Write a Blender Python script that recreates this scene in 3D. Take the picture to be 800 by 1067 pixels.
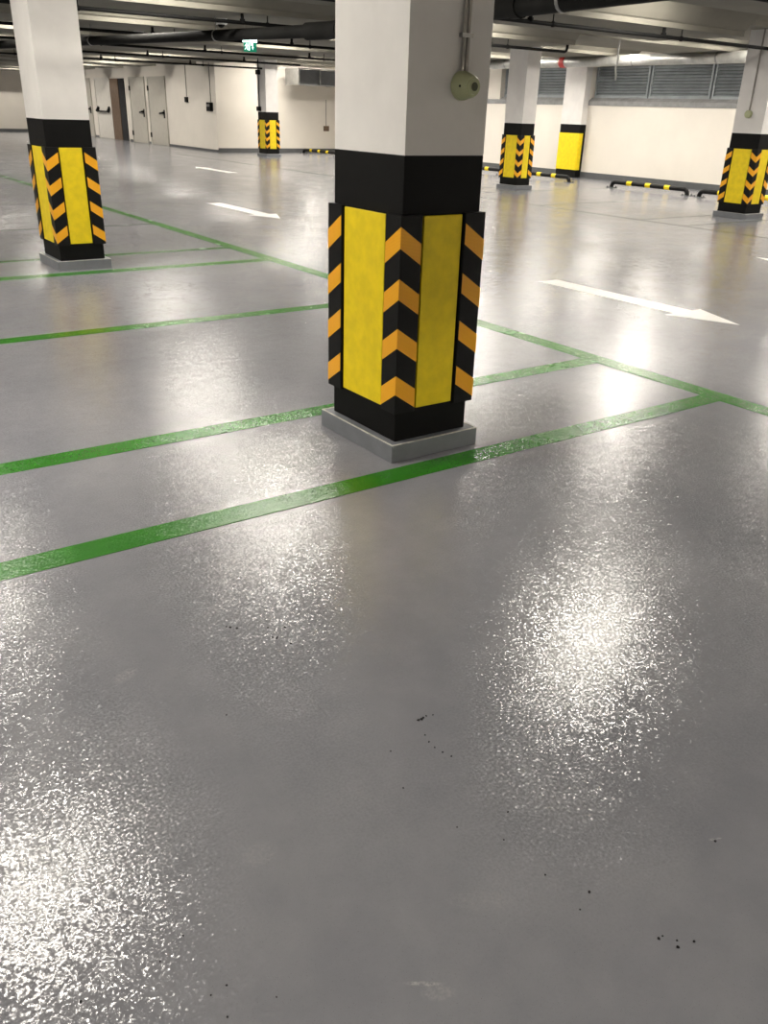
import bpy, bmesh, math, random
from mathutils import Vector, Matrix
random.seed(4)
sc = bpy.context.scene
C = sc.collection
for o in list(bpy.data.objects): bpy.data.objects.remove(o)

# ------------------------------------------------------------ camera
EYE = 1.55
cam = bpy.data.cameras.new('camera')
co = bpy.data.objects.new('camera', cam); C.objects.link(co); sc.camera = co
R_ = Vector((0.81759454, -0.57500416, 0.03015583)); U_ = Vector((0.22987539, 0.37397953, 0.89849686)); F_ = Vector((0.5279171, 0.72767405, -0.43794293))
co.matrix_world = Matrix(((R_.x, U_.x, -F_.x, 0), (R_.y, U_.y, -F_.y, 0), (R_.z, U_.z, -F_.z, EYE), (0, 0, 0, 1)))
cam.sensor_fit = 'VERTICAL'; cam.sensor_height = 24.0; cam.sensor_width = 18.0
cam.lens = 885.3 / 1067 * 24.0
cam.shift_x = -2.8 / 1067; cam.shift_y = 13.1 / 1067
cam.clip_start = 0.05; cam.clip_end = 200

# ------------------------------------------------------------ world, exposure
w = bpy.data.worlds.new('world'); sc.world = w; w.use_nodes = True
w.node_tree.nodes['Background'].inputs[0].default_value = (0.75, 0.85, 1, 1)
w.node_tree.nodes['Background'].inputs[1].default_value = 0.05
vs = sc.view_settings
vs.view_transform = 'Standard'; vs.look = 'None'; vs.gamma = 1; vs.use_curve_mapping = False
vs.exposure = 0.68
LAMP_STRENGTH = 58.0      # the glass tube itself
LAMP_POWER = 42.0          # watts given off downwards by each batten
LAMP_COLOR = (1.0, 0.94, 0.845)

# ------------------------------------------------------------ material helpers
def srgb(r, g, b):
    f = lambda c: (c/255/12.92) if c/255 <= .04045 else ((c/255+.055)/1.055)**2.4
    return (f(r), f(g), f(b), 1)
class NT:
    def __init__(s, name):
        s.m = bpy.data.materials.new(name); s.m.use_nodes = True; s.t = s.m.node_tree
        s.b = s.t.nodes['Principled BSDF']; s._co = None
    def n(s, typ, ins=None, **props):
        nd = s.t.nodes.new(typ)
        for k, v in props.items(): setattr(nd, k, v)
        for k, v in (ins or {}).items():
            if isinstance(v, bpy.types.NodeSocket): s.t.links.new(v, nd.inputs[k])
            else: nd.inputs[k].default_value = v
        return nd
    def co(s):
        if not s._co: s._co = s.n('ShaderNodeNewGeometry').outputs['Position']
        return s._co
    def noise(s, scale, detail=3, rough=.55, out='Fac', vec=None):
        return s.n('ShaderNodeTexNoise', {'Vector': vec or s.co(), 'Scale': scale, 'Detail': detail, 'Roughness': rough}).outputs[out]
    def ramp(s, fac, a, b, pa=.35, pb=.65):
        r = s.n('ShaderNodeValToRGB', {'Fac': fac}); e = r.color_ramp.elements
        e[0].position = pa; e[0].color = a; e[1].position = pb; e[1].color = b
        return r.outputs['Color']
    def math(s, op, a, b=0.0, c=0.0, clamp=False):
        return s.n('ShaderNodeMath', {0: a, 1: b, 2: c}, operation=op, use_clamp=clamp).outputs[0]
    def mix(s, f, a, b):
        nd = s.n('ShaderNodeMix', None, data_type='RGBA')
        for k, v in ((0, f), (6, a), (7, b)):
            if isinstance(v, bpy.types.NodeSocket): s.t.links.new(v, nd.inputs[k])
            else: nd.inputs[k].default_value = v
        return nd.outputs[2]
    def set(s, **k):
        for a, v in k.items():
            a = {'color': 'Base Color', 'rough': 'Roughness', 'metal': 'Metallic', 'spec': 'Specular IOR Level', 'normal': 'Normal', 'coat': 'Coat Weight', 'emis': 'Emission Color', 'estr': 'Emission Strength'}[a]
            if isinstance(v, bpy.types.NodeSocket): s.t.links.new(v, s.b.inputs[a])
            else: s.b.inputs[a].default_value = v
        return s.m
def simple(name, col, rough=.5, metal=0, var=.12, scale=6, bump=0, bscale=80, spec=.5):
    t = NT(name); c = srgb(*col); d = tuple(x*(1-var) for x in c[:3]) + (1,); l = tuple(min(1, x*(1+var*.5)) for x in c[:3]) + (1,)
    t.set(color=t.ramp(t.noise(scale, 4), d, l), rough=rough, metal=metal, spec=spec)
    if bump:
        b = t.n('ShaderNodeBump', {'Strength': bump, 'Distance': .002, 'Height': t.noise(bscale, 3)})
        t.set(normal=b.outputs[0])
    return t.m

def orange_peel(t, amount):
    """resin floor texture: a slope field added to the true normal (physical at every distance)"""
    g = t.n('ShaderNodeNewGeometry').outputs['Normal']
    def field(scale, amp, detail):
        c = t.noise(scale, detail, .5, 'Color')
        v = t.n('ShaderNodeVectorMath', {0: c, 1: (.5, .5, .5)}, operation='SUBTRACT').outputs[0]
        return t.n('ShaderNodeVectorMath', {0: v, 1: (amp, amp, 0)}, operation='MULTIPLY').outputs[0]
    a = field(135, amount, 1.5); b = field(18, amount*.16, 1)
    s1 = t.n('ShaderNodeVectorMath', {0: g, 1: a}, operation='ADD').outputs[0]
    s2 = t.n('ShaderNodeVectorMath', {0: s1, 1: b}, operation='ADD').outputs[0]
    return t.n('ShaderNodeVectorMath', {0: s2}, operation='NORMALIZE').outputs[0]
FLOOR_BUMP = 0.46
def resin(name, lo, hi, marks=(), rough=(.14, .22), bump=FLOOR_BUMP, spec=.5):
    t = NT(name)
    big = t.noise(.9, 5, .6); fine = t.noise(7, 5, .65)
    col = t.ramp(t.math('ADD', t.math('MULTIPLY', big, .65), t.math('MULTIPLY', fine, .35)), lo, hi, .38, .62)
    grit = t.noise(420, 2, .5)
    col = t.mix(t.math('MULTIPLY', t.math('GREATER_THAN', grit, .69), .5), col, srgb(70, 68, 66))
    for (x, y, rx, ry, ang, s) in marks:      # faint pale scuffs of their own shape
        mp = t.n('ShaderNodeMapping', {'Vector': t.co(), 'Location': (-x, -y, 0)}, vector_type='POINT').outputs[0]
        rt = t.n('ShaderNodeVectorRotate', {'Vector': mp, 'Angle': -ang}, rotation_type='Z_AXIS').outputs[0]
        dv = t.n('ShaderNodeVectorMath', {0: rt, 1: (1/rx, 1/ry, 0)}, operation='MULTIPLY').outputs[0]
        ln = t.n('ShaderNodeVectorMath', {0: dv}, operation='LENGTH').outputs['Value']
        inside = t.math('SUBTRACT', 1.0, ln, clamp=True)
        nz = t.math('MULTIPLY', t.math('SUBTRACT', t.noise(110, 5, .75), .42), 5.0, clamp=True)
        f = t.math('MULTIPLY', t.math('MULTIPLY', t.math('MULTIPLY', inside, 2.5, clamp=True), nz), s)
        col = t.mix(f, col, srgb(176, 175, 173))
    r = t.n('ShaderNodeMapRange', {'Value': t.noise(1.7, 6, .65), 'From Min': .3, 'From Max': .7, 'To Min': rough[0], 'To Max': rough[1]}).outputs[0]
    t.set(color=col, rough=r, spec=spec, normal=orange_peel(t, bump))
    return t.m

M = {}
M['floor'] = resin('grey_resin', srgb(126, 127, 133), srgb(139, 139, 144), marks=[
    (.60, 2.14, .05, .03, .4, .4), (.74, .84, .045, .006, -.62, .8), (.75, .81, .04, .02, -.6, .3), (.62, 1.31, .05, .04, 0, .2),
    (.96, .93, .09, .03, -.6, .15), (1.55, .75, .02, .004, -.4, .8), (2.1, 2.45, .12, .05, .3, .2), (1.0, 2.35, .1, .03, .5, .3),
    (5.6, 7.6, .6, .12, .2, .35), (6.9, 9.8, .8, .1, -.3, .3), (3.2, 4.5, .3, .08, .4, .25)])
M['green'] = resin('green_line_paint', srgb(36, 108, 16), srgb(48, 122, 24), rough=(.2, .3), spec=.35)
M['thin'] = resin('dark_green_line_paint', srgb(62, 78, 60), srgb(76, 92, 72), rough=(.2, .3))
M['arrow'] = resin('white_marking_paint', srgb(232, 230, 226), srgb(248, 246, 243), rough=(.3, .4), spec=.3)
M['plaster'] = simple('white_plaster', (224, 218, 208), .8, var=.03, scale=1.5, bump=.1, bscale=60)
M['colpaint'] = simple('white_column_paint', (222, 219, 216), .6, var=.05, scale=4, bump=.25, bscale=70)
M['ceil'] = simple('ceiling_concrete_paint', (116, 113, 103), .85, var=.12, scale=1.5, bump=.2, bscale=40)
M['black'] = simple('black_paint', (12, 12, 12), .6, var=.2, scale=9, spec=.15)
M['rubber'] = simple('black_rubber', (15, 15, 16), .5, var=.3, scale=20, bump=.2, bscale=200, spec=.2)
M['yellow'] = simple('yellow_foam', (236, 208, 0), .55, var=.09, scale=14, bump=.15, bscale=260)
t = NT('amber_reflective_tape')
wv = t.n('ShaderNodeTexWave', {'Vector': t.co(), 'Scale': 55, 'Distortion': .3}, bands_direction='Z')
t.set(color=t.mix(wv.outputs['Fac'], srgb(236, 160, 16), srgb(248, 182, 30)), rough=.35); M['amber'] = t.m
M['plinth'] = simple('grey_plinth_paint', (114, 117, 122), .45, var=.1, scale=8, bump=.2)
M['chalk'] = simple('pale_sealant', (200, 198, 188), .7, var=.3, scale=30)
M['base'] = simple('dark_grey_skirting_paint', (86, 88, 90), .4, var=.1)
M['sill'] = simple('grey_sill_concrete', (138, 138, 138), .8, var=.2, scale=5)
M['louvre'] = simple('grey_louvre_metal', (150, 156, 160), .5, metal=.0, var=.15, scale=3)
M['dark'] = simple('dark_void_board', (26, 26, 28), .9)  # near-black colour standing in for the shade of voids and openings
M['pipe'] = simple('black_pipe_paint', (14, 14, 14), .7, spec=.15)
M['drain'] = simple('dark_grey_drain_pipe', (30, 30, 29), .8, var=.3, scale=3, spec=.15)
M['steel'] = simple('galvanised_steel', (150, 150, 148), .35, metal=.8, var=.15)
M['foil'] = simple('silver_insulation_foil', (176, 176, 172), .35, metal=.55, var=.2, scale=5, bump=.6, bscale=14)
M['red'] = simple('red_band_paint', (190, 50, 45), .5)
M['door'] = simple('grey_door_paint', (186, 182, 172), .5, var=.05)
M['doorlight'] = simple('pale_door_paint', (216, 212, 204), .5, var=.05)
M['brown'] = simple('brown_door_paint', (104, 84, 66), .6, var=.15)
M['sensor'] = simple('pale_green_plastic', (172, 176, 138), .4, var=.06)
M['grill'] = simple('dark_green_grill', (74, 80, 60), .6)
M['whiteplastic'] = simple('white_plastic', (232, 232, 230), .35, var=.03)
M['conduit'] = simple('grey_conduit', (146, 142, 136), .35, metal=.4)
t = NT('exit_sign_green'); t.set(color=srgb(0, 110, 84), emis=srgb(0, 120, 92), estr=.55, rough=.4); M['signgreen'] = t.m
t = NT('exit_sign_white'); t.set(color=srgb(240, 250, 246), emis=srgb(225, 250, 242), estr=1.7, rough=.4); M['signwhite'] = t.m
t = NT('fluorescent_tube'); t.set(color=(1, 1, 1, 1), emis=LAMP_COLOR + (1,), estr=LAMP_STRENGTH); M['tube'] = t.m

# ------------------------------------------------------------ mesh helpers
def finish(name, bm, mat, parent=None, smooth=False, bevel=0, origin=None):
    bmesh.ops.remove_doubles(bm, verts=bm.verts, dist=1e-6)
    bmesh.ops.recalc_face_normals(bm, faces=bm.faces)
    o0 = Vector(origin) if origin else Vector((0, 0, 0))
    if parent is not None and not origin: o0 = Vector(parent.location)
    bmesh.ops.translate(bm, verts=bm.verts, vec=-o0)
    me = bpy.data.meshes.new(name); bm.to_mesh(me); bm.free()
    me.materials.append(mat)
    o = bpy.data.objects.new(name, me); C.objects.link(o)
    if smooth:
        for p in me.polygons: p.use_smooth = True
        try: me.set_sharp_from_angle(angle=math.radians(40))
        except Exception: pass
    if bevel:
        b = o.modifiers.new('bevel', 'BEVEL'); b.width = bevel; b.segments = 2; b.limit_method = 'ANGLE'
    if parent is not None:
        o.parent = parent
        # parts are built in world coordinates, stored relative to their thing
        if parent.parent is not None: pass
    else: o.location = o0
    return o
def part(name, bm, mat, parent, **k):
    root = parent; off = Vector(parent.location)
    p = parent.parent
    while p is not None: off += Vector(p.location); p = p.parent
    o = finish(name, bm, mat, None, origin=tuple(off), **k)
    o.parent = parent; o.location = (0, 0, 0)
    return o
def box(bm, x0, x1, y0, y1, z0, z1):
    vs = [bm.verts.new((x, y, z)) for z in (z0, z1) for x, y in ((x0, y0), (x1, y0), (x1, y1), (x0, y1))]
    for f in ((0, 3, 2, 1), (4, 5, 6, 7), (0, 1, 5, 4), (1, 2, 6, 5), (2, 3, 7, 6), (3, 0, 4, 7)): bm.faces.new([vs[i] for i in f])
    return bm
def bx(*a): return box(bmesh.new(), *a)
def tube(bm, pts, r, n=12):
    pts = [Vector(p) for p in pts]; rings = []
    rr = r if isinstance(r, (list, tuple)) else [r]*len(pts)
    for i, p in enumerate(pts):
        a = pts[max(i-1, 0)]; b = pts[min(i+1, len(pts)-1)]; d = (b-a).normalized()
        ref = Vector((0, 0, 1)) if abs(d.z) < .9 else Vector((1, 0, 0))
        if i == 0: u = d.cross(ref).normalized()
        else: u = (u - d*u.dot(d)).normalized()
        v = d.cross(u)
        rings.append([bm.verts.new(p + (u*math.cos(2*math.pi*k/n) + v*math.sin(2*math.pi*k/n))*rr[i]) for k in range(n)])
    for a, b in zip(rings, rings[1:]):
        for k in range(n): bm.faces.new((a[k], a[(k+1) % n], b[(k+1) % n], b[k]))
    bm.faces.new(rings[0][::-1]); bm.faces.new(rings[-1])
    return bm
def tb(pts, r, n=12): return tube(bmesh.new(), pts, r, n)
def prism(poly, z0, z1, bm=None, axis='z'):
    bm = bm or bmesh.new()
    mp = {'z': lambda a, b, c: (a, b, c), 'x': lambda a, b, c: (c, a, b), 'y': lambda a, b, c: (a, c, b)}[axis]
    lo = [bm.verts.new(mp(a, b, z0)) for a, b in poly]; hi = [bm.verts.new(mp(a, b, z1)) for a, b in poly]
    bm.faces.new(lo[::-1]); bm.faces.new(hi); n = len(poly)
    for i in range(n): bm.faces.new((lo[i], lo[(i+1) % n], hi[(i+1) % n], hi[i]))
    return bm
def tag(o, label, cat, group=None, kind=None):
    o['label'] = label; o['category'] = cat
    if group: o['group'] = group
    if kind: o['kind'] = kind
    return o
def empty(name, loc, label, cat, group=None):
    o = bpy.data.objects.new(name, None); C.objects.link(o); o.location = loc; o.empty_display_size = .1
    return tag(o, label, cat, group)
def struct(name, bm, mat, label=None, **k):
    o = finish(name, bm, mat, **k); o['kind'] = 'structure'
    if label: o['label'] = label
    return o
def copy_tree(o, parent=None):
    c = o.copy(); C.objects.link(c); c.parent = parent
    for ch in list(o.children): copy_tree(ch, c)
    return c

# ------------------------------------------------------------ room shell
XL, YB, XR, YF = -7.0, -6.0, 19.5, 50.0      # left, behind, right wall, far wall
CX0, CY0 = 14.4, 31.0                        # the block of rooms in the far right corner
ZS = 3.2
struct('floor', bx(XL, XR+.4, YB, YF, -.1, 0), M['floor'], 'glossy grey resin floor with orange-peel texture')
prof_x_split = 13.6
PER, SOF, Z1, Z2 = 3.55, 1.75, 2.78, 2.95
EDGES = [-5.0, -1.45, 2.1, 5.75, 9.5, 13.15, 16.65, 20.2, 23.7, 27.2, 30.7, 34.3, 37.8, 41.3, 44.8, 48.2]
bm = bx(XL, XR+.4, YB, YF, ZS, ZS+.2)
struct('ceiling', bm, M['ceil'], 'low ceiling slab between wide parallel concrete ribs')
NR = 1
def rib(x0, x1, e, z):
    w_ = min(e+SOF, YF-.01)
    poly = [(e-.30, ZS-.002), (e-.03, z+.09), (e, z+.07), (e, z), (w_, z), (w_, z+.07), (w_+.03, z+.09), (w_+.3, ZS-.002)]
    global NR
    NR += 1
    struct('trim_%d' % NR, prism(poly, x0, x1, None, 'x'), M['ceil'], 'wide concrete rib of the ceiling')
for e in EDGES:
    rib(XL, prof_x_split, e, Z1)
    rib(prof_x_split, XR+.3, e, Z2)
ZT = ZS
# right wall with a strip of louvre openings above
bm = bx(XR, XR+.4, YB, CY0, 0, 1.86); box(bm, XR, XR+.4, YB, CY0, 2.98, ZT)
for y0, y1 in ((18.1, 18.9), (YB, 6.0), (21.75, 22.3), (28.9, CY0)): box(bm, XR, XR+.4, y0, y1, 1.86, 2.98)
struct('wall_right', bm, M['plaster'])
struct('trim_1', prism([(XR-.02, 1.84), (XR+.4, 1.84), (XR+.4, 2.03), (XR+.1, 2.03), (XR-.02, 1.95)], 6.0, 28.9, None, 'y'), M['sill'], 'grey concrete sill along the right wall')
struct('wall_back', bx(CX0, XR+.4, CY0, CY0+.2, 0, ZT), M['plaster'])
struct('wall_inner', bx(CX0, CX0+.2, CY0+.2, YF, 0, ZT), M['plaster'])
struct('wall_far', bx(XL, CX0, YF, YF+.2, 0, ZT), M['plaster'])
struct('wall_left', bx(XL-.2, XL, YB, YF, 0, ZT), M['plaster'])
struct('wall_behind', bx(XL, XR+.4, YB-.2, YB, 0, ZT), M['plaster'])
struct('baseboard_right', bx(XR-.02, XR, YB, CY0, 0, .16), M['base'])
struct('baseboard_back', bx(CX0, XR-.02, CY0-.02, CY0, 0, .14), M['base'])
bm = bmesh.new()
for y0, y1 in ((CY0, 35.5), (37.4, 37.7), (39.5, 39.95), (44.0, 44.6), (47.0, YF)): box(bm, CX0-.02, CX0, y0, y1, 0, .08)
struct('baseboard_inner', bm, M['base'])
struct('baseboard_far', bx(XL, CX0-.02, YF-.02, YF, 0, .14), M['base'])

# ------------------------------------------------------------ louvres
louv = []
def louvre(y0, y1, label):
    r = empty('louvre_panel', (XR+.16, (y0+y1)/2, 2.03), label, 'louvre', 'grey louvre panels above the right wall')
    x = XR+.16; z0, z1 = 2.03, 2.98
    bm = bmesh.new()
    box(bm, x-.03, x+.05, y0, y0+.05, z0, z1); box(bm, x-.03, x+.05, y1-.05, y1, z0, z1)
    box(bm, x-.03, x+.05, y0+.05, y1-.05, z0, z0+.05); box(bm, x-.03, x+.05, y0+.05, y1-.05, z1-.05, z1)
    part('frame', bm, M['louvre'], r)
    bm = bmesh.new(); n = 12; p = (z1-z0-.1)/n
    for i in range(n):
        z = z0+.05+p*i
        prism([(x-.025, z+.012), (x-.02, z+.0), (x+.045, z+p*.75), (x+.04, z+p*.75+.012)], y0+.05, y1-.05, bm, 'y')
    part('slats', bm, M['louvre'], r)
    part('backing_board', bx(x+.07, x+.09, y0, y1, z0, z1), M['dark'], r)  # dark sheet gives the slat gaps their shade by colour
for y0, y1, l in ((8.0, 9.9, 'grey louvre panel hidden behind the right column'), (9.95, 12.2, 'grey louvre panel nearest the right column'), (12.25, 14.3, 'grey louvre panel, second in from the right column'),
                  (14.35, 16.2, 'widest grey louvre panel in the middle of the long run'), (16.25, 18.05, 'grey louvre panel just right of the wall pilaster'),
                  (18.95, 20.3, 'darker louvre panel between the pilaster and the striped column'), (20.35, 21.7, 'louvre panel behind the small striped column'),
                  (22.35, 24.4, 'louvre panel seen between the central column and the small striped column'), (26.6, 28.85, 'small louvre panel by the far corner')):
    louvre(y0, y1, l)

# ------------------------------------------------------------ painted floor lines
def line(x0, x1, y0, y1, label, mat='green', grp='green bay lines', z=.002):
    o = finish('painted_line', bx(x0, x1, y0, y1, 0.0005, z), M[mat], origin=((x0+x1)/2, (y0+y1)/2, 0)); tag(o, label, 'floor line', grp)
LX = 4.70
line(LX-.075, LX+.075, -4, 12.4, 'long green line running away past the central column', z=.0024)
line(LX-.06, LX+.06, 12.4, 27, 'faint far end of the long green line beyond the left column', z=.0024)
line(-3, LX-.075, 2.92, 3.06, 'nearest green bay line, in front of the central column')
line(-3, LX-.075, 3.92, 4.06, 'green bay line passing close behind the central column')
line(-3, LX-.075, 6.35, 6.49, 'green bay line halfway between the central and left columns')
line(-3, LX-.075, 8.78, 8.93, 'green bay line passing in front of the left column')
line(-3, LX-.075, 9.8, 9.9, 'faint green line close behind the left column')
line(-3, LX-.075, 12.3, 12.34, 'first thin dark line behind the left column', 'thin', 'thin dark lines')
line(-3, LX-.075, 15.4, 15.44, 'second thin dark line behind the left column', 'thin', 'thin dark lines')
line(12.38, 12.43, 2, 30, 'long thin dark line along the bays of the right wall', 'thin', 'thin dark lines', .0024)
for y, l in ((9.12, 'thin line in front of the right column'), (10.03, 'thin line ending at the right column'), (12.5, 'thin bay line halfway to the right wall stops'),
             (15.05, 'thin bay line beside the small striped column'), (16.1, 'thin line just behind the small striped column')):
    if y in (10.03,): line(12.43, 14.38, y, y+.04, l, 'thin', 'thin dark lines')
    elif y == 16.1: line(12.43, 14.4, y, y+.04, l, 'thin', 'thin dark lines')
    else: line(12.43, 17.6, y, y+.04, l, 'thin', 'thin dark lines')
def arrow(x, ytail, ytip, label):
    s = 1 if ytip > ytail else -1; yh = ytip - s*.58; a, h = .13, .25
    poly = [(x-a, ytail), (x+a, ytail), (x+a, yh), (x+h, yh), (x, ytip), (x-h, yh), (x-a, yh)]
    if s < 0: poly = poly
    o = finish('direction_arrow', prism(poly, .0005, .0022), M['arrow'], origin=(x, (ytail+ytip)/2, 0)); tag(o, label, 'arrow', 'white arrows on the driving lane')
arrow(6.66, 6.46, 4.17, 'large white arrow on the floor right of the central column')
arrow(6.68, 14.7, 12.28, 'white arrow between the left and central columns')
arrow(10.3, 21.4, 23.7, 'small distant white arrow beyond the left column')
arrow(10.42, 4.2, 6.5, 'white arrow cut off by the right edge of the photo')

# ------------------------------------------------------------ columns
def corner_guard(root, cx, cy, sx, sy, z0, z1, style, T=.022, leg=.098):
    """cx,cy the bare column corner; sx,sy outward signs"""
    ch = .0008
    pts = [(-leg, 0), (0, 0), (0, -leg), (T*.8, -leg), (T, -leg+.004), (T, T-ch), (T-ch, T), (-leg+.004, T), (-leg, T*.8)]
    poly = [(cx+sx*a, cy+sy*b) for a, b in pts]
    g = part('corner_guard', prism(poly, z0, z1), M['rubber'], root)
    # four chevrons folded round the corner
    per = (z1-z0)/4.0; th = .092; rise = .078; e = .0012
    for k in range(4):
        zt = z1 - .045 - k*per*.985
        bm = bmesh.new()
        o = T+e
        path = [(-leg+.004, o, 0), (o, o, 1), (o, -leg+.004, 0)]    # a,b, 0 = leg end, 1 = corner
        def zz(tt): return (zt - rise*(1-tt)) if style == '^' else (zt - rise*tt)
        vo = [[], []]
        for a, b, tt in path:
            x, y = cx+sx*a, cy+sy*b; zc = zz(1 if tt else 0)
            vo[0].append(bm.verts.new((x, y, zc))); vo[1].append(bm.verts.new((x, y, zc-th)))
        vi = [[], []]
        for a, b, tt in path:
            a2, b2 = (a, b-e*.9) if tt == 0 and b > a else (a-e*.9, b) if tt == 0 else (a-e*.7, b-e*.7)
            x, y = cx+sx*a2, cy+sy*b2; zc = zz(1 if tt else 0)
            vi[0].append(bm.verts.new((x, y, zc))); vi[1].append(bm.verts.new((x, y, zc-th)))
        for i in range(2):
            bm.faces.new((vo[0][i], vo[0][i+1], vo[1][i+1], vo[1][i])); bm.faces.new((vi[0][i], vi[1][i], vi[1][i+1], vi[0][i+1]))
            bm.faces.new((vo[0][i], vi[0][i], vi[0][i+1], vo[0][i+1])); bm.faces.new((vo[1][i], vo[1][i+1], vi[1][i+1], vi[1][i]))
        bm.faces.new((vo[0][0], vo[1][0], vi[1][0], vi[0][0])); bm.faces.new((vo[0][2], vi[0][2], vi[1][2], vo[1][2]))
        part('chevron', bm, M['amber'], g)
def column(x0, x1, y0, y1, label, front='V', top=None, z0=.235, z1=1.14):
    r = empty('column', ((x0+x1)/2, (y0+y1)/2, 0), label, 'column', 'striped columns'); r['kind'] = 'thing'
    top = top or ZS
    part('shaft', bx(x0, x1, y0, y1, 1.38, top), M['colpaint'], r)
    part('black_band', bx(x0-.001, x1+.001, y0-.001, y1+.001, 0.0, 1.38), M['black'], r, bevel=.004)
    pw = .05
    part('plinth', prism([(x0-pw, y0-pw), (x1+pw, y0-pw), (x1+pw, y1+pw), (x0-pw, y1+pw)], 0, .088), M['plinth'], r, bevel=.004)
    bm = bmesh.new(); q = .009
    a, b = pw-.002, pw-.002-q
    for (u0, u1, v0, v1) in ((x0-a, x1+a, y0-a, y0-b), (x0-a, x1+a, y1+b, y1+a), (x0-a, x0-b, y0-b, y1+b), (x1+b, x1+a, y0-b, y1+b)):
        box(bm, u0, u1, v0, v1, .086, .0895)
    part('plinth_edge', bm, M['chalk'], r)
    for sx, sy in ((-1, -1), (1, -1), (-1, 1), (1, 1)):
        corner_guard(r, x0 if sx < 0 else x1, y0 if sy < 0 else y1, sx, sy, z0, z1, front if (sx, sy) == (-1, -1) else 'V')
    g = .098 + .012; th = .014; zp0, zp1 = z0+.012, z1-.006
    for bbx in ((x0+g, x1-g, y0-th, y0), (x0+g, x1-g, y1, y1+th), (x0-th, x0, y0+g, y1-g), (x1, x1+th, y0+g, y1-g)):
        part('foam_panel', bx(*bbx, zp0, zp1), M['yellow'], r, bevel=.003)
    return r
c1 = column(2.33, 2.77, 3.17, 3.73, 'large central square column with the sensor box high on it', '^', top=2.79)
column(2.45, 2.89, 9.10, 9.68, 'square white and black column at the left edge', 'V')
column(14.45, 14.90, 9.40, 9.97, 'square column at the right edge with a thin conduit', 'V')
column(14.53, 14.92, 15.40, 15.98, 'small distant striped column right of the central column', 'V')
column(14.96, 15.42, 28.3, 28.9, 'farthest striped column, in front of the back wall on the left', 'V')
# wall pilaster
r = empty('wall_pilaster', (19.4, 18.48, 0), 'white pilaster on the right wall with one yellow panel', 'pilaster')
px0, py0, py1 = 19.28, 18.10, 18.86
part('shaft', bx(px0, XR, py0, py1, 1.36, 3.2), M['colpaint'], r)
part('black_band', bx(px0, XR, py0, py1, 0, 1.36), M['black'], r)
part('foam_panel', bx(px0-.016, px0, py0-.0, py1, .2, 1.14), M['yellow'], r)
part('side_panel', bx(px0+.0, px0+.12, py0-.016, py0, .2, 1.14), M['yellow'], r)

# ------------------------------------------------------------ wheel stops
def wheel_stop(ya, yb, label, x=17.65):
    r = empty('wheel_stop', (x, (ya+yb)/2, 0), label, 'wheel stop', 'black and yellow wheel stops by the right wall')
    R = .05; zt = .13; pts = []
    for i in range(7):
        a = math.pi/2*i/6; pts.append((x, ya + .11*(1-math.cos(a)), .02 + (zt-.02)*math.sin(a)))
    pts = [(x, ya, 0.0)] + pts
    pts += [(p[0], yb-(p[1]-ya), p[2]) for p in pts[::-1]]
    part('bar', tb(pts, R, 14), M['rubber'], r, smooth=True)
    L = yb-ya
    for f in (.25, .5, .75):
        part('yellow_band', tb([(x, ya+L*f-.075, zt), (x, ya+L*f+.075, zt)], R+.003, 14), M['yellow'], r, smooth=True)
    for y in (ya, yb):
        part('foot_plate', bx(x-.1, x+.1, y-.1, y+.1, 0, .012), M['base'], r)
        for dx, dy in ((-.07, -.07), (.07, -.07), (-.07, .07), (.07, .07)):
            part('bolt', tb([(x+dx, y+dy, .01), (x+dx, y+dy, .035)], .014, 8), M['rubber'], r)
wheel_stop(13.05, 15.30, 'black wheel stop with three yellow bands, fully in view')
wheel_stop(10.45, 12.72, 'wheel stop half hidden behind the right column')
wheel_stop(16.75, 18.95, 'wheel stop between the small striped column and the pilaster')
wheel_stop(19.4, 21.7, 'wheel stop just right of the central column')
wheel_stop(7.9, 9.9, 'wheel stop at the right edge behind the right column')
wheel_stop(28.0, 30.3, 'distant wheel stop by the back wall corner', 17.55)

# ------------------------------------------------------------ sprinkler pipes, running along X under the ribs
def pipe_run(y, x0, x1, xs, label, z=2.66, r_=.026, drop=Z1, elbow=False):
    r = empty('sprinkler_pipe', ((x0+x1)/2, y, z), label, 'pipe', 'black sprinkler pipes under the ceiling')
    pts = [(x0, y, z), (x1, y, z)]
    if elbow: pts = [(x0, y, z), (x1-.06, y, z), (x1-.02, y, z+.02), (x1, y, z+.06), (x1, y, drop)]
    part('pipe', tb(pts, r_, 10), M['pipe'], r, smooth=True)
    for x in xs:
        part('sprinkler_head', tb([(x, y, z), (x, y, z+.05), (x, y, z+.051), (x, y, drop)], [.04, .04, .026, .026], 8), M['pipe'], r)
        part('hanger_rod', tb([(x+.42, y, z+.03), (x+.42, y, drop)], .009, 6), M['pipe'], r)
        part('hanger_ring', tb([(x+.405, y, z), (x+.435, y, z)], .036, 10), M['pipe'], r)
pipe_run(9.56, 2.93, 14.44, [5.9, 9.0, 11.72], 'sprinkler pipe nearest the camera, reaching the right column')
pipe_run(13.25, -6.5, 13.5, [.9, 3.8, 6.65, 9.1, 11.55], 'second sprinkler pipe from the camera, ending in an elbow', elbow=True)
pipe_run(17.0, -6.5, 14.1, [3.9, 6.72, 9.6, 12.4], 'third sprinkler pipe from the camera')
pipe_run(20.9, -6.5, 14.1, [3.8, 6.65, 9.5, 12.3], 'fourth sprinkler pipe from the camera')
pipe_run(24.5, -6.5, 14.1, [6.65, 9.5, 12.3], 'fifth sprinkler pipe from the camera')
pipe_run(28.2, -6.5, 14.8, [6.65, 9.5, 12.3], 'farthest sprinkler pipe above the back wall')
pipe_run(5.95, -6.5, 13.5, [0, 2.95, 5.9, 8.8, 11.7], 'sprinkler pipe above and out of view')

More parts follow.
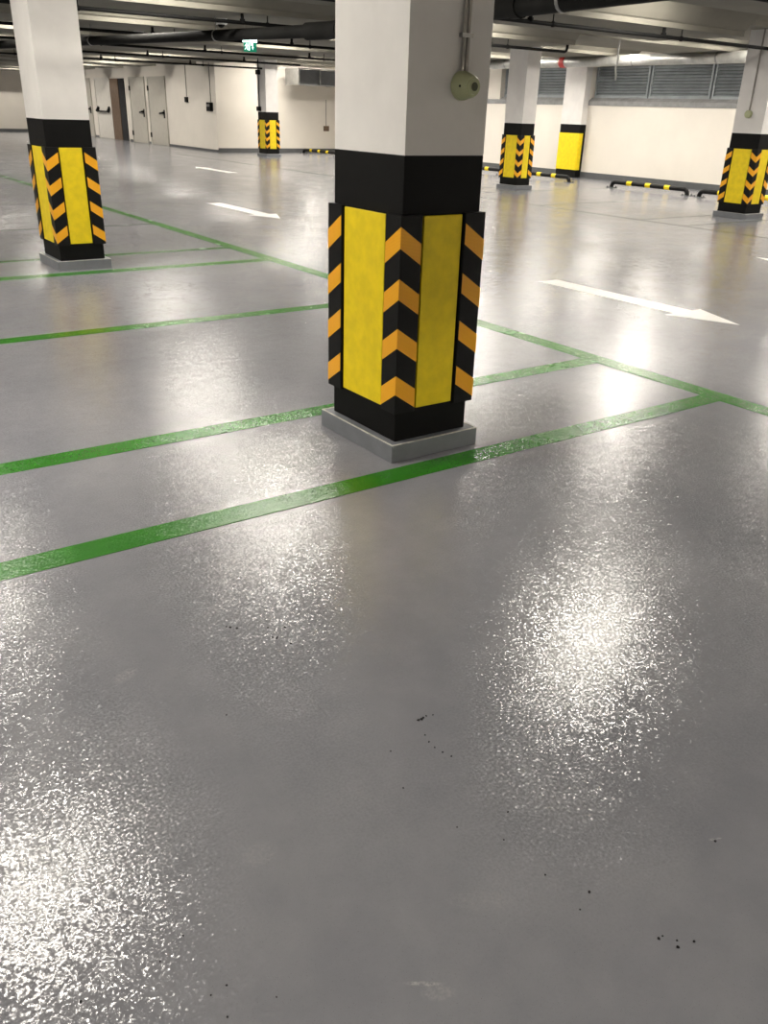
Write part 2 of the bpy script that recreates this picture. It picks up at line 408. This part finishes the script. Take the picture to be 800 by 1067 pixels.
# dark drain pipe crossing under the ribs
r = empty('drain_pipe', (6.3, 13.5, 2.5), 'thick dark drain pipe crossing diagonally under the ceiling', 'pipe')
def dp(y):
    a = (6.35, 4.0); m = (7.12, 11.6); b = (4.95, 21.0)
    p, q = (a, m) if y < m[1] else (m, b)
    f = (y-p[1])/(q[1]-p[1]); return (p[0]+(q[0]-p[0])*f, y, 2.52)
part('pipe', tb([dp(1), dp(6), dp(11.4)], .10, 16), M['drain'], r, smooth=True)
part('elbow', tb([dp(11.2), dp(11.4), dp(11.6), dp(11.8), dp(12.0)], [.112]*5, 16), M['drain'], r, smooth=True)
part('narrow_pipe', tb([dp(11.9), dp(15), dp(25)], [.085, .072, .072], 14), M['drain'], r, smooth=True)
for y in (7.3, 9.6):
    part('coupling', tb([dp(y-.07), dp(y+.07)], .113, 16), M['drain'], r, smooth=True)
for y in (6.6, 10.3, 14.0, 17.5, 21.0):
    a = Vector(dp(y)); part('strap', tb([a-Vector((0, .02, 0)), a+Vector((0, .02, 0))], .108 if y < 12 else .08, 16), M['steel'], r, smooth=True)
    part('hanger_rod', tb([a+Vector((0, 0, .07)), (a.x, a.y, Z1)], .008, 6), M['steel'], r)
# silver insulated duct by the right wall
r = empty('insulated_duct', (18.55, 15, 2.83), 'fat silver insulated pipe with a red band above the louvres', 'duct')
part('pipe', tb([(18.55, 3, 2.84), (18.55, 25.5, 2.84)], .125, 20), M['foil'], r, smooth=True)
part('red_band', tb([(18.55, 18.18, 2.84), (18.55, 18.36, 2.84)], .131, 20), M['red'], r, smooth=True)
for y in (6, 8.5, 11, 13.5, 15.9, 20.5, 23): part('strap', tb([(18.55, y-.02, 2.84), (18.55, y+.02, 2.84)], .133, 20), M['steel'], r, smooth=True)
# flexible cable dangling
pts = [(15.0+.012*math.sin(i*1.7), 13.3+.012*math.sin(i*1.3), 2.95-.078*i) for i in range(10)]
o = finish('dangling_cable', tb(pts, .02, 8), M['steel'], smooth=True, origin=(15.0, 13.3, 2.95)); tag(o, 'short pale cable hanging from the ceiling in front of the louvres', 'cable')
# grey duct frame in the far corner
r = empty('ventilation_duct', (18.0, 29.6, 2.3), 'grey rectangular duct in the corner above the back wall', 'duct')
part('duct_body', bx(16.92, 19.48, 29.5, 30.4, 2.3, 2.76), M['base'], r)
bm = bmesh.new()
for x in (16.9, 17.75, 18.6): box(bm, x, x+.05, 29.46, 30.44, 2.27, 2.79)
box(bm, 16.9, 19.48, 29.45, 29.5, 2.26, 2.30); box(bm, 16.9, 19.48, 29.45, 29.5, 2.77, 2.80)
part('flange', bm, M['steel'], r)

# ------------------------------------------------------------ doors in the inner wall
def door(n, y0, y1, zt, mat, frame='door', handle=True, bar=False):
    x = CX0
    o = struct('door_%d' % n, bx(x-.03, x-.005, y0, y1, .01, zt), M[mat])
    bm = bmesh.new(); box(bm, x-.05, x, y0-.07, y0, 0, zt+.07); box(bm, x-.05, x, y1, y1+.07, 0, zt+.07); box(bm, x-.05, x, y0, y1, zt, zt+.07)
    f = struct('door_frame', bm, M[frame]); f.parent = o
    if handle:
        y = y0+.18
        h = struct('door_handle', tube(tb([(x-.03, y, 1.2), (x-.1, y, 1.2)], .035, 8), [(x-.1, y, 1.2), (x-.1, y+.32, 1.17)], .035, 8), M['black']); h.parent = o
        k = struct('lock_plate', bx(x-.045, x-.03, y-.06, y+.06, 1.0, 1.3), M['black']); k.parent = o
        for z in (.35, zt-.35):
            k = struct('hinge', bx(x-.07, x-.03, y1-.02, y1+.05, z-.09, z+.09), M['black']); k.parent = o
    if bar:
        h = struct('push_bar', tube(tube(tb([(x-.12, y0+.2, 1.12), (x-.12, y1-.2, 1.12)], .03, 8), [(x-.03, y0+.25, 1.3), (x-.14, y0+.2, 1.1)], .07, 8), [(x-.03, y1-.25, 1.3), (x-.14, y1-.2, 1.1)], .07, 8), M['black']); h.parent = o
door(1, 35.6, 37.3, 2.42, 'door')
door(2, 37.8, 39.4, 2.42, 'door')
door(3, 41.95, 43.9, 2.42, 'doorlight', 'doorlight', False, True)
door(4, 44.7, 46.9, 2.42, 'door')
o = struct('door_5', bx(CX0-.05, CX0-.004, 40.8, 41.85, 0, 2.45), M['brown'])
k = struct('door_recess', bx(CX0-.03, CX0-.004, 40.1, 40.8, 0, 2.45), M['dark']); k.parent = o  # flat dark panel painted as the shade inside the open passage

# ------------------------------------------------------------ small fittings
# gas sensor on the central column, with its pair of conduits
y = 3.17
r = empty('gas_sensor', (2.625, y, 1.655), 'round pale green gas sensor box on the central column', 'sensor')
cx_, cz_ = 2.615, 1.655
part('housing', tb([(cx_, y, cz_), (cx_, y-.018, cz_), (cx_, y-.02, cz_), (cx_, y-.075, cz_-.004), (cx_, y-.082, cz_-.004)], [.057, .057, .055, .042, .037], 32), M['sensor'], r, smooth=True)
part('sensor_ring', tb([(cx_, y-.082, cz_-.004), (cx_, y-.09, cz_-.004)], [.030, .028], 28), M['sensor'], r, smooth=True)
part('grill', tb([(cx_, y-.09, cz_-.004), (cx_, y-.0915, cz_-.004)], .017, 24), M['grill'], r)
part('screw', tb([(cx_-.044, y-.05, cz_-.003), (cx_-.05, y-.052, cz_-.003)], .005, 8), M['dark'], r)  # dark plug drawn for the small hole in the side
r = empty('conduit', (2.62, y, 1.72), 'pair of thin metal conduits running up the central column', 'conduit')
part('tube', tb([(2.607, y-.012, 1.70), (2.607, y-.012, 2.78)], .0085, 12), M['conduit'], r, smooth=True)
part('tube', tb([(2.629, y-.012, 1.70), (2.629, y-.012, 2.78)], .0085, 12), M['conduit'], r, smooth=True)
part('clip', bx(2.588, 2.648, y-.023, y, 1.835, 1.85), M['steel'], r)
# right column conduit with a small box
x = 14.45
r = empty('conduit', (x, 9.72, 1.75), 'thin conduit with round box on the right column', 'conduit')
part('tube', tb([(x-.015, 9.70, 1.72), (x-.015, 9.70, 3.19)], .013, 10), M['conduit'], r, smooth=True)
part('round_box', tb([(x, 9.70, 1.68), (x-.05, 9.70, 1.68), (x-.06, 9.70, 1.68)], [.062, .06, .04], 20), M['sensor'], r, smooth=True)
# farthest column: two small boxes joined by conduit
r = empty('conduit', (14.96, 28.55, 1.4), 'dark conduit with two boxes on the farthest column', 'conduit')
part('tube', tb([(14.92, 28.72, 1.42), (14.92, 28.72, 3.19)], .018, 8), M['drain'], r)
for z in (1.47, 2.57): part('box', bx(14.86, 14.957, 28.64, 28.82, z-.07, z+.07), M['black'], r, bevel=.01)
# back wall boxes
r = empty('switch_box', (CX0, 33.5, 1.7), 'small box with conduit on the long white wall right of the doors', 'switch box')
part('box', bx(CX0-.07, CX0, 33.4, 33.62, 1.6, 1.78), M['drain'], r, bevel=.01)
part('tube', tb([(CX0-.015, 33.51, 1.78), (CX0-.015, 33.51, 3.19)], .014, 8), M['conduit'], r)
r = empty('call_box', (CX0, 31.4, 1.4), 'black alarm box near the corner of the white wall', 'alarm box')
part('box', bx(CX0-.12, CX0, 31.25, 31.6, 1.33, 1.62), M['black'], r, bevel=.02)
part('glass_window', bx(CX0-.125, CX0-.12, 31.3, 31.55, 1.48, 1.56), M['steel'], r)
part('tube', tb([(CX0-.015, 31.42, 1.6), (CX0-.015, 31.42, 3.19)], .014, 8), M['conduit'], r)
r = empty('socket_box', (18.95, CY0, .85), 'small brown box low on the back wall at its right end', 'socket')
part('box', bx(18.84, 19.06, CY0-.07, CY0, .76, .94), M['brown'], r, bevel=.01)
part('tube', tb([(18.95, CY0-.02, .94), (18.95, CY0-.02, 1.85)], .012, 8), M['conduit'], r)
# dome cameras
def dome(x, y, z, label):
    r = empty('dome_camera', (x, y, z), label, 'camera', 'dome cameras on the ceiling')
    part('base', tb([(x, y, Z1), (x, y, z+.03), (x, y, z+.015)], [.1, .1, .085], 20), M['whiteplastic'], r, smooth=True)
    part('dome', tb([(x, y, z+.015), (x, y, z), (x, y, z-.02), (x, y, z-.03)], [.06, .055, .035, .01], 20), M['black'], r, smooth=True)
dome(6.95, 18.3, 2.68, 'white dome camera further away, left of the exit sign')
dome(6.80, 14.3, 2.68, 'white dome camera nearer the drain pipe')
# exit sign
sx_, sy_, sz_ = 7.50, 14.70, 2.44
r = empty('exit_sign', (sx_, sy_, sz_), 'small green and white running-man exit sign hanging under the ceiling', 'exit sign')
ang = math.radians(-27)
def sg(bm):
    bmesh.ops.scale(bm, verts=bm.verts, vec=(.86, .86, .86)); bmesh.ops.rotate(bm, verts=bm.verts, cent=(0, 0, 0), matrix=Matrix.Rotation(ang, 3, 'Z')); bmesh.ops.translate(bm, verts=bm.verts, vec=(sx_, sy_, sz_)); return bm
part('housing', sg(bx(-.14, .14, -.03, .03, .075, .15)), M['signwhite'], r)
part('panel', sg(bx(-.125, .125, -.008, .008, -.085, .085)), M['signgreen'], r)
for s in (-1, 1):
    yy = s*.0095
    bm = bmesh.new()
    def q(poly): prism([(a, b) for a, b in poly], min(yy, yy-s*.002), max(yy, yy-s*.002), bm, 'y')
    q([(.01, .065), (.04, .065), (.04, .02), (.025, .02)])
    q([(.045, .06), (.06, .06), (.06, -.01), (.045, -.01)])
    q([(.035, -.005), (.07, -.005), (.0525, -.05)])
    q([(-.03, .06), (-.005, .06), (-.005, -.06), (-.03, -.06)])                 # doorway
    part('arrow_and_door_symbol', sg(bm), M['signwhite'], r)
    bm = bmesh.new()
    q([(-.075, .06), (-.055, .06), (-.055, .042), (-.075, .042)])               # head
    q([(-.085, .038), (-.06, .038), (-.055, .0), (-.075, -.005)])               # torso
    q([(-.06, .035), (-.035, .015), (-.04, .008), (-.065, .022)])
    q([(-.085, .036), (-.105, .01), (-.1, .005), (-.078, .025)])
    q([(-.07, 0), (-.055, 0), (-.04, -.055), (-.05, -.058)])
    q([(-.078, 0), (-.066, -.004), (-.09, -.045), (-.105, -.045), (-.105, -.036), (-.094, -.036)])
    part('running_man_symbol', sg(bm), M['signwhite'], r)
for s in (-.09, .09): part('hanger_rod', sg(tb([(s, 0, .13), (s, 0, (Z1-sz_)/.86)], .005, 6)), M['steel'], r)

# ------------------------------------------------------------ fluorescent lamps in the grooves
def lamp_at(x, y, label, length=1.2, z=3.06):
    r = empty('batten_lamp', (x, y, z), label, 'ceiling lamp', 'fluorescent batten lamps between the ceiling ribs')
    part('housing', bx(x-length/2, x+length/2, y-.05, y+.05, z+.05, ZS), M['whiteplastic'], r)
    part('tube', tb([(x-length/2+.02, y, z+.02), (x+length/2-.02, y, z+.02)], .02, 8), M['tube'], r, smooth=True)
    ld = bpy.data.lights.new('batten_light', 'AREA'); ld.shape = 'RECTANGLE'; ld.size = length-.06; ld.size_y = .07
    ld.energy = LAMP_POWER; ld.color = LAMP_COLOR
    lo = bpy.data.objects.new('batten_light', ld); C.objects.link(lo); lo.parent = r; lo.location = (0, 0, -.003)
    for s in (-1, 1): part('end_cap', bx(x+s*(length/2)-.02, x+s*(length/2)+.02, y-.03, y+.03, z-.01, z+.06), M['whiteplastic'], r)
    return r
proto = lamp_at(5.0, 4.55, 'fluorescent batten lamp recessed between two ceiling ribs')
ROWS = {2.1: [(-3.5, 1.5), (10.8, 1.5)], 5.75: [(-3.5, 4.5), (.4, 4.35), (5.68, 4.45), (10.9, 4.6), (16, 4.7)],
        9.5: [(-3.5, 8), (.75, 8.4), (4.5, 8.45), (10.95, 8.75), (15.8, 8.6), (17.9, 8.6)],  # outer pair: one lamp more than the row spacing, for wall brightness
        13.15: [(-2, 12.5), (5.3, 12.45), (11.1, 12.5), (15.9, 12.4), (17.9, 12.3)],
        16.65: [(.5, 16), (6.2, 15.9), (10.9, 16), (15.9, 15.9), (17.9, 15.9)]}
first = True
for i, e in enumerate(EDGES):
    yl = e - .6
    if yl < YB+.3: continue
    if e == 30.7: ROWS[e] = [(-2, yl), (5.2, yl), (11.0, yl), (16.2, 29.5), (18.3, 29.5)]  # last two lamps added to brighten the back wall
    if e > 31: ROWS[e] = [(-2, yl), (5.2, yl), (11.9, yl)]
    for x, y in ROWS.get(e, [(-2, yl), (5.2, yl), (11.0, yl), (15.9, yl), (17.9, yl)]):  # lamps by the right wall doubled, the extra one added to brighten it
        if x > CX0-1 and y > CY0-.5: continue
        if first: c = proto; first = False
        else: c = copy_tree(proto)
        hi = x > 13 or e > 10
        c.location = (x, y, 3.11 if hi else 3.06)
        if hi:
            for ch in c.children:
                if ch.name.startswith('housing'): ch.scale.z = .6; ch.location.z = .0292
# ------------------------------------------------------------ specks of dirt on the floor
def speck(pts, label):
    bm = bmesh.new()
    for x, y, s in pts:
        n = 6; a0 = random.random()*6
        prism([(x+s*random.uniform(.6, 1)*math.cos(a0+2*math.pi*k/n), y+s*random.uniform(.6, 1)*math.sin(a0+2*math.pi*k/n)) for k in range(n)], 0, .0016, bm)
    o = finish('dirt_specks', bm, M['rubber'], origin=(pts[0][0], pts[0][1], 0)); tag(o, label, 'dirt', kind='stuff')
SPECKS = {}
#SPECKDATA
speck([(0.973, 2.223, 0.0031), (0.982, 2.213, 0.0049), (0.998, 2.196, 0.0049), (1.085, 2.145, 0.0031), (1.134, 2.117, 0.0052), (1.079, 2.074, 0.0039), (1.071, 2.086, 0.003), (1.084, 2.078, 0.003), (1.103, 2.023, 0.0036)], 'tiny black dirt specks on the floor below the central column')
speck([(1.217, 1.493, 0.0053), (1.227, 1.492, 0.0058), (1.235, 1.494, 0.004), (1.247, 1.496, 0.0032), (1.266, 1.489, 0.0027), (1.194, 1.432, 0.0026), (1.186, 1.404, 0.0031), (1.185, 1.377, 0.0026), (1.191, 1.35, 0.0033), (1.201, 1.325, 0.0033), (1.076, 1.43, 0.0025), (1.023, 1.3, 0.0029), (1.054, 1.122, 0.0023), (1.191, 1.091, 0.0024), (1.122, 1.03, 0.0023), (1.131, 0.9, 0.0027)], 'black dirt specks trailing across the middle of the foreground floor')
speck([(1.179, 0.811, 0.0045), (1.127, 0.79, 0.0022), (1.212, 0.647, 0.0044), (1.224, 0.646, 0.0022), (1.241, 0.622, 0.0027), (1.229, 0.611, 0.0044), (1.269, 0.6, 0.0036), (1.544, 0.745, 0.0037)], 'black dirt specks near the lower right corner of the floor')
speck([(0.17, 1.178, 0.0038), (0.327, 1.175, 0.0021), (0.389, 1.205, 0.0026), (0.415, 1.054, 0.0025), (0.388, 0.994, 0.0026), (0.381, 1.052, 0.0021), (0.484, 0.978, 0.002), (0.775, 1.808, 0.0027)], 'dirt specks at the lower left edge of the floor')
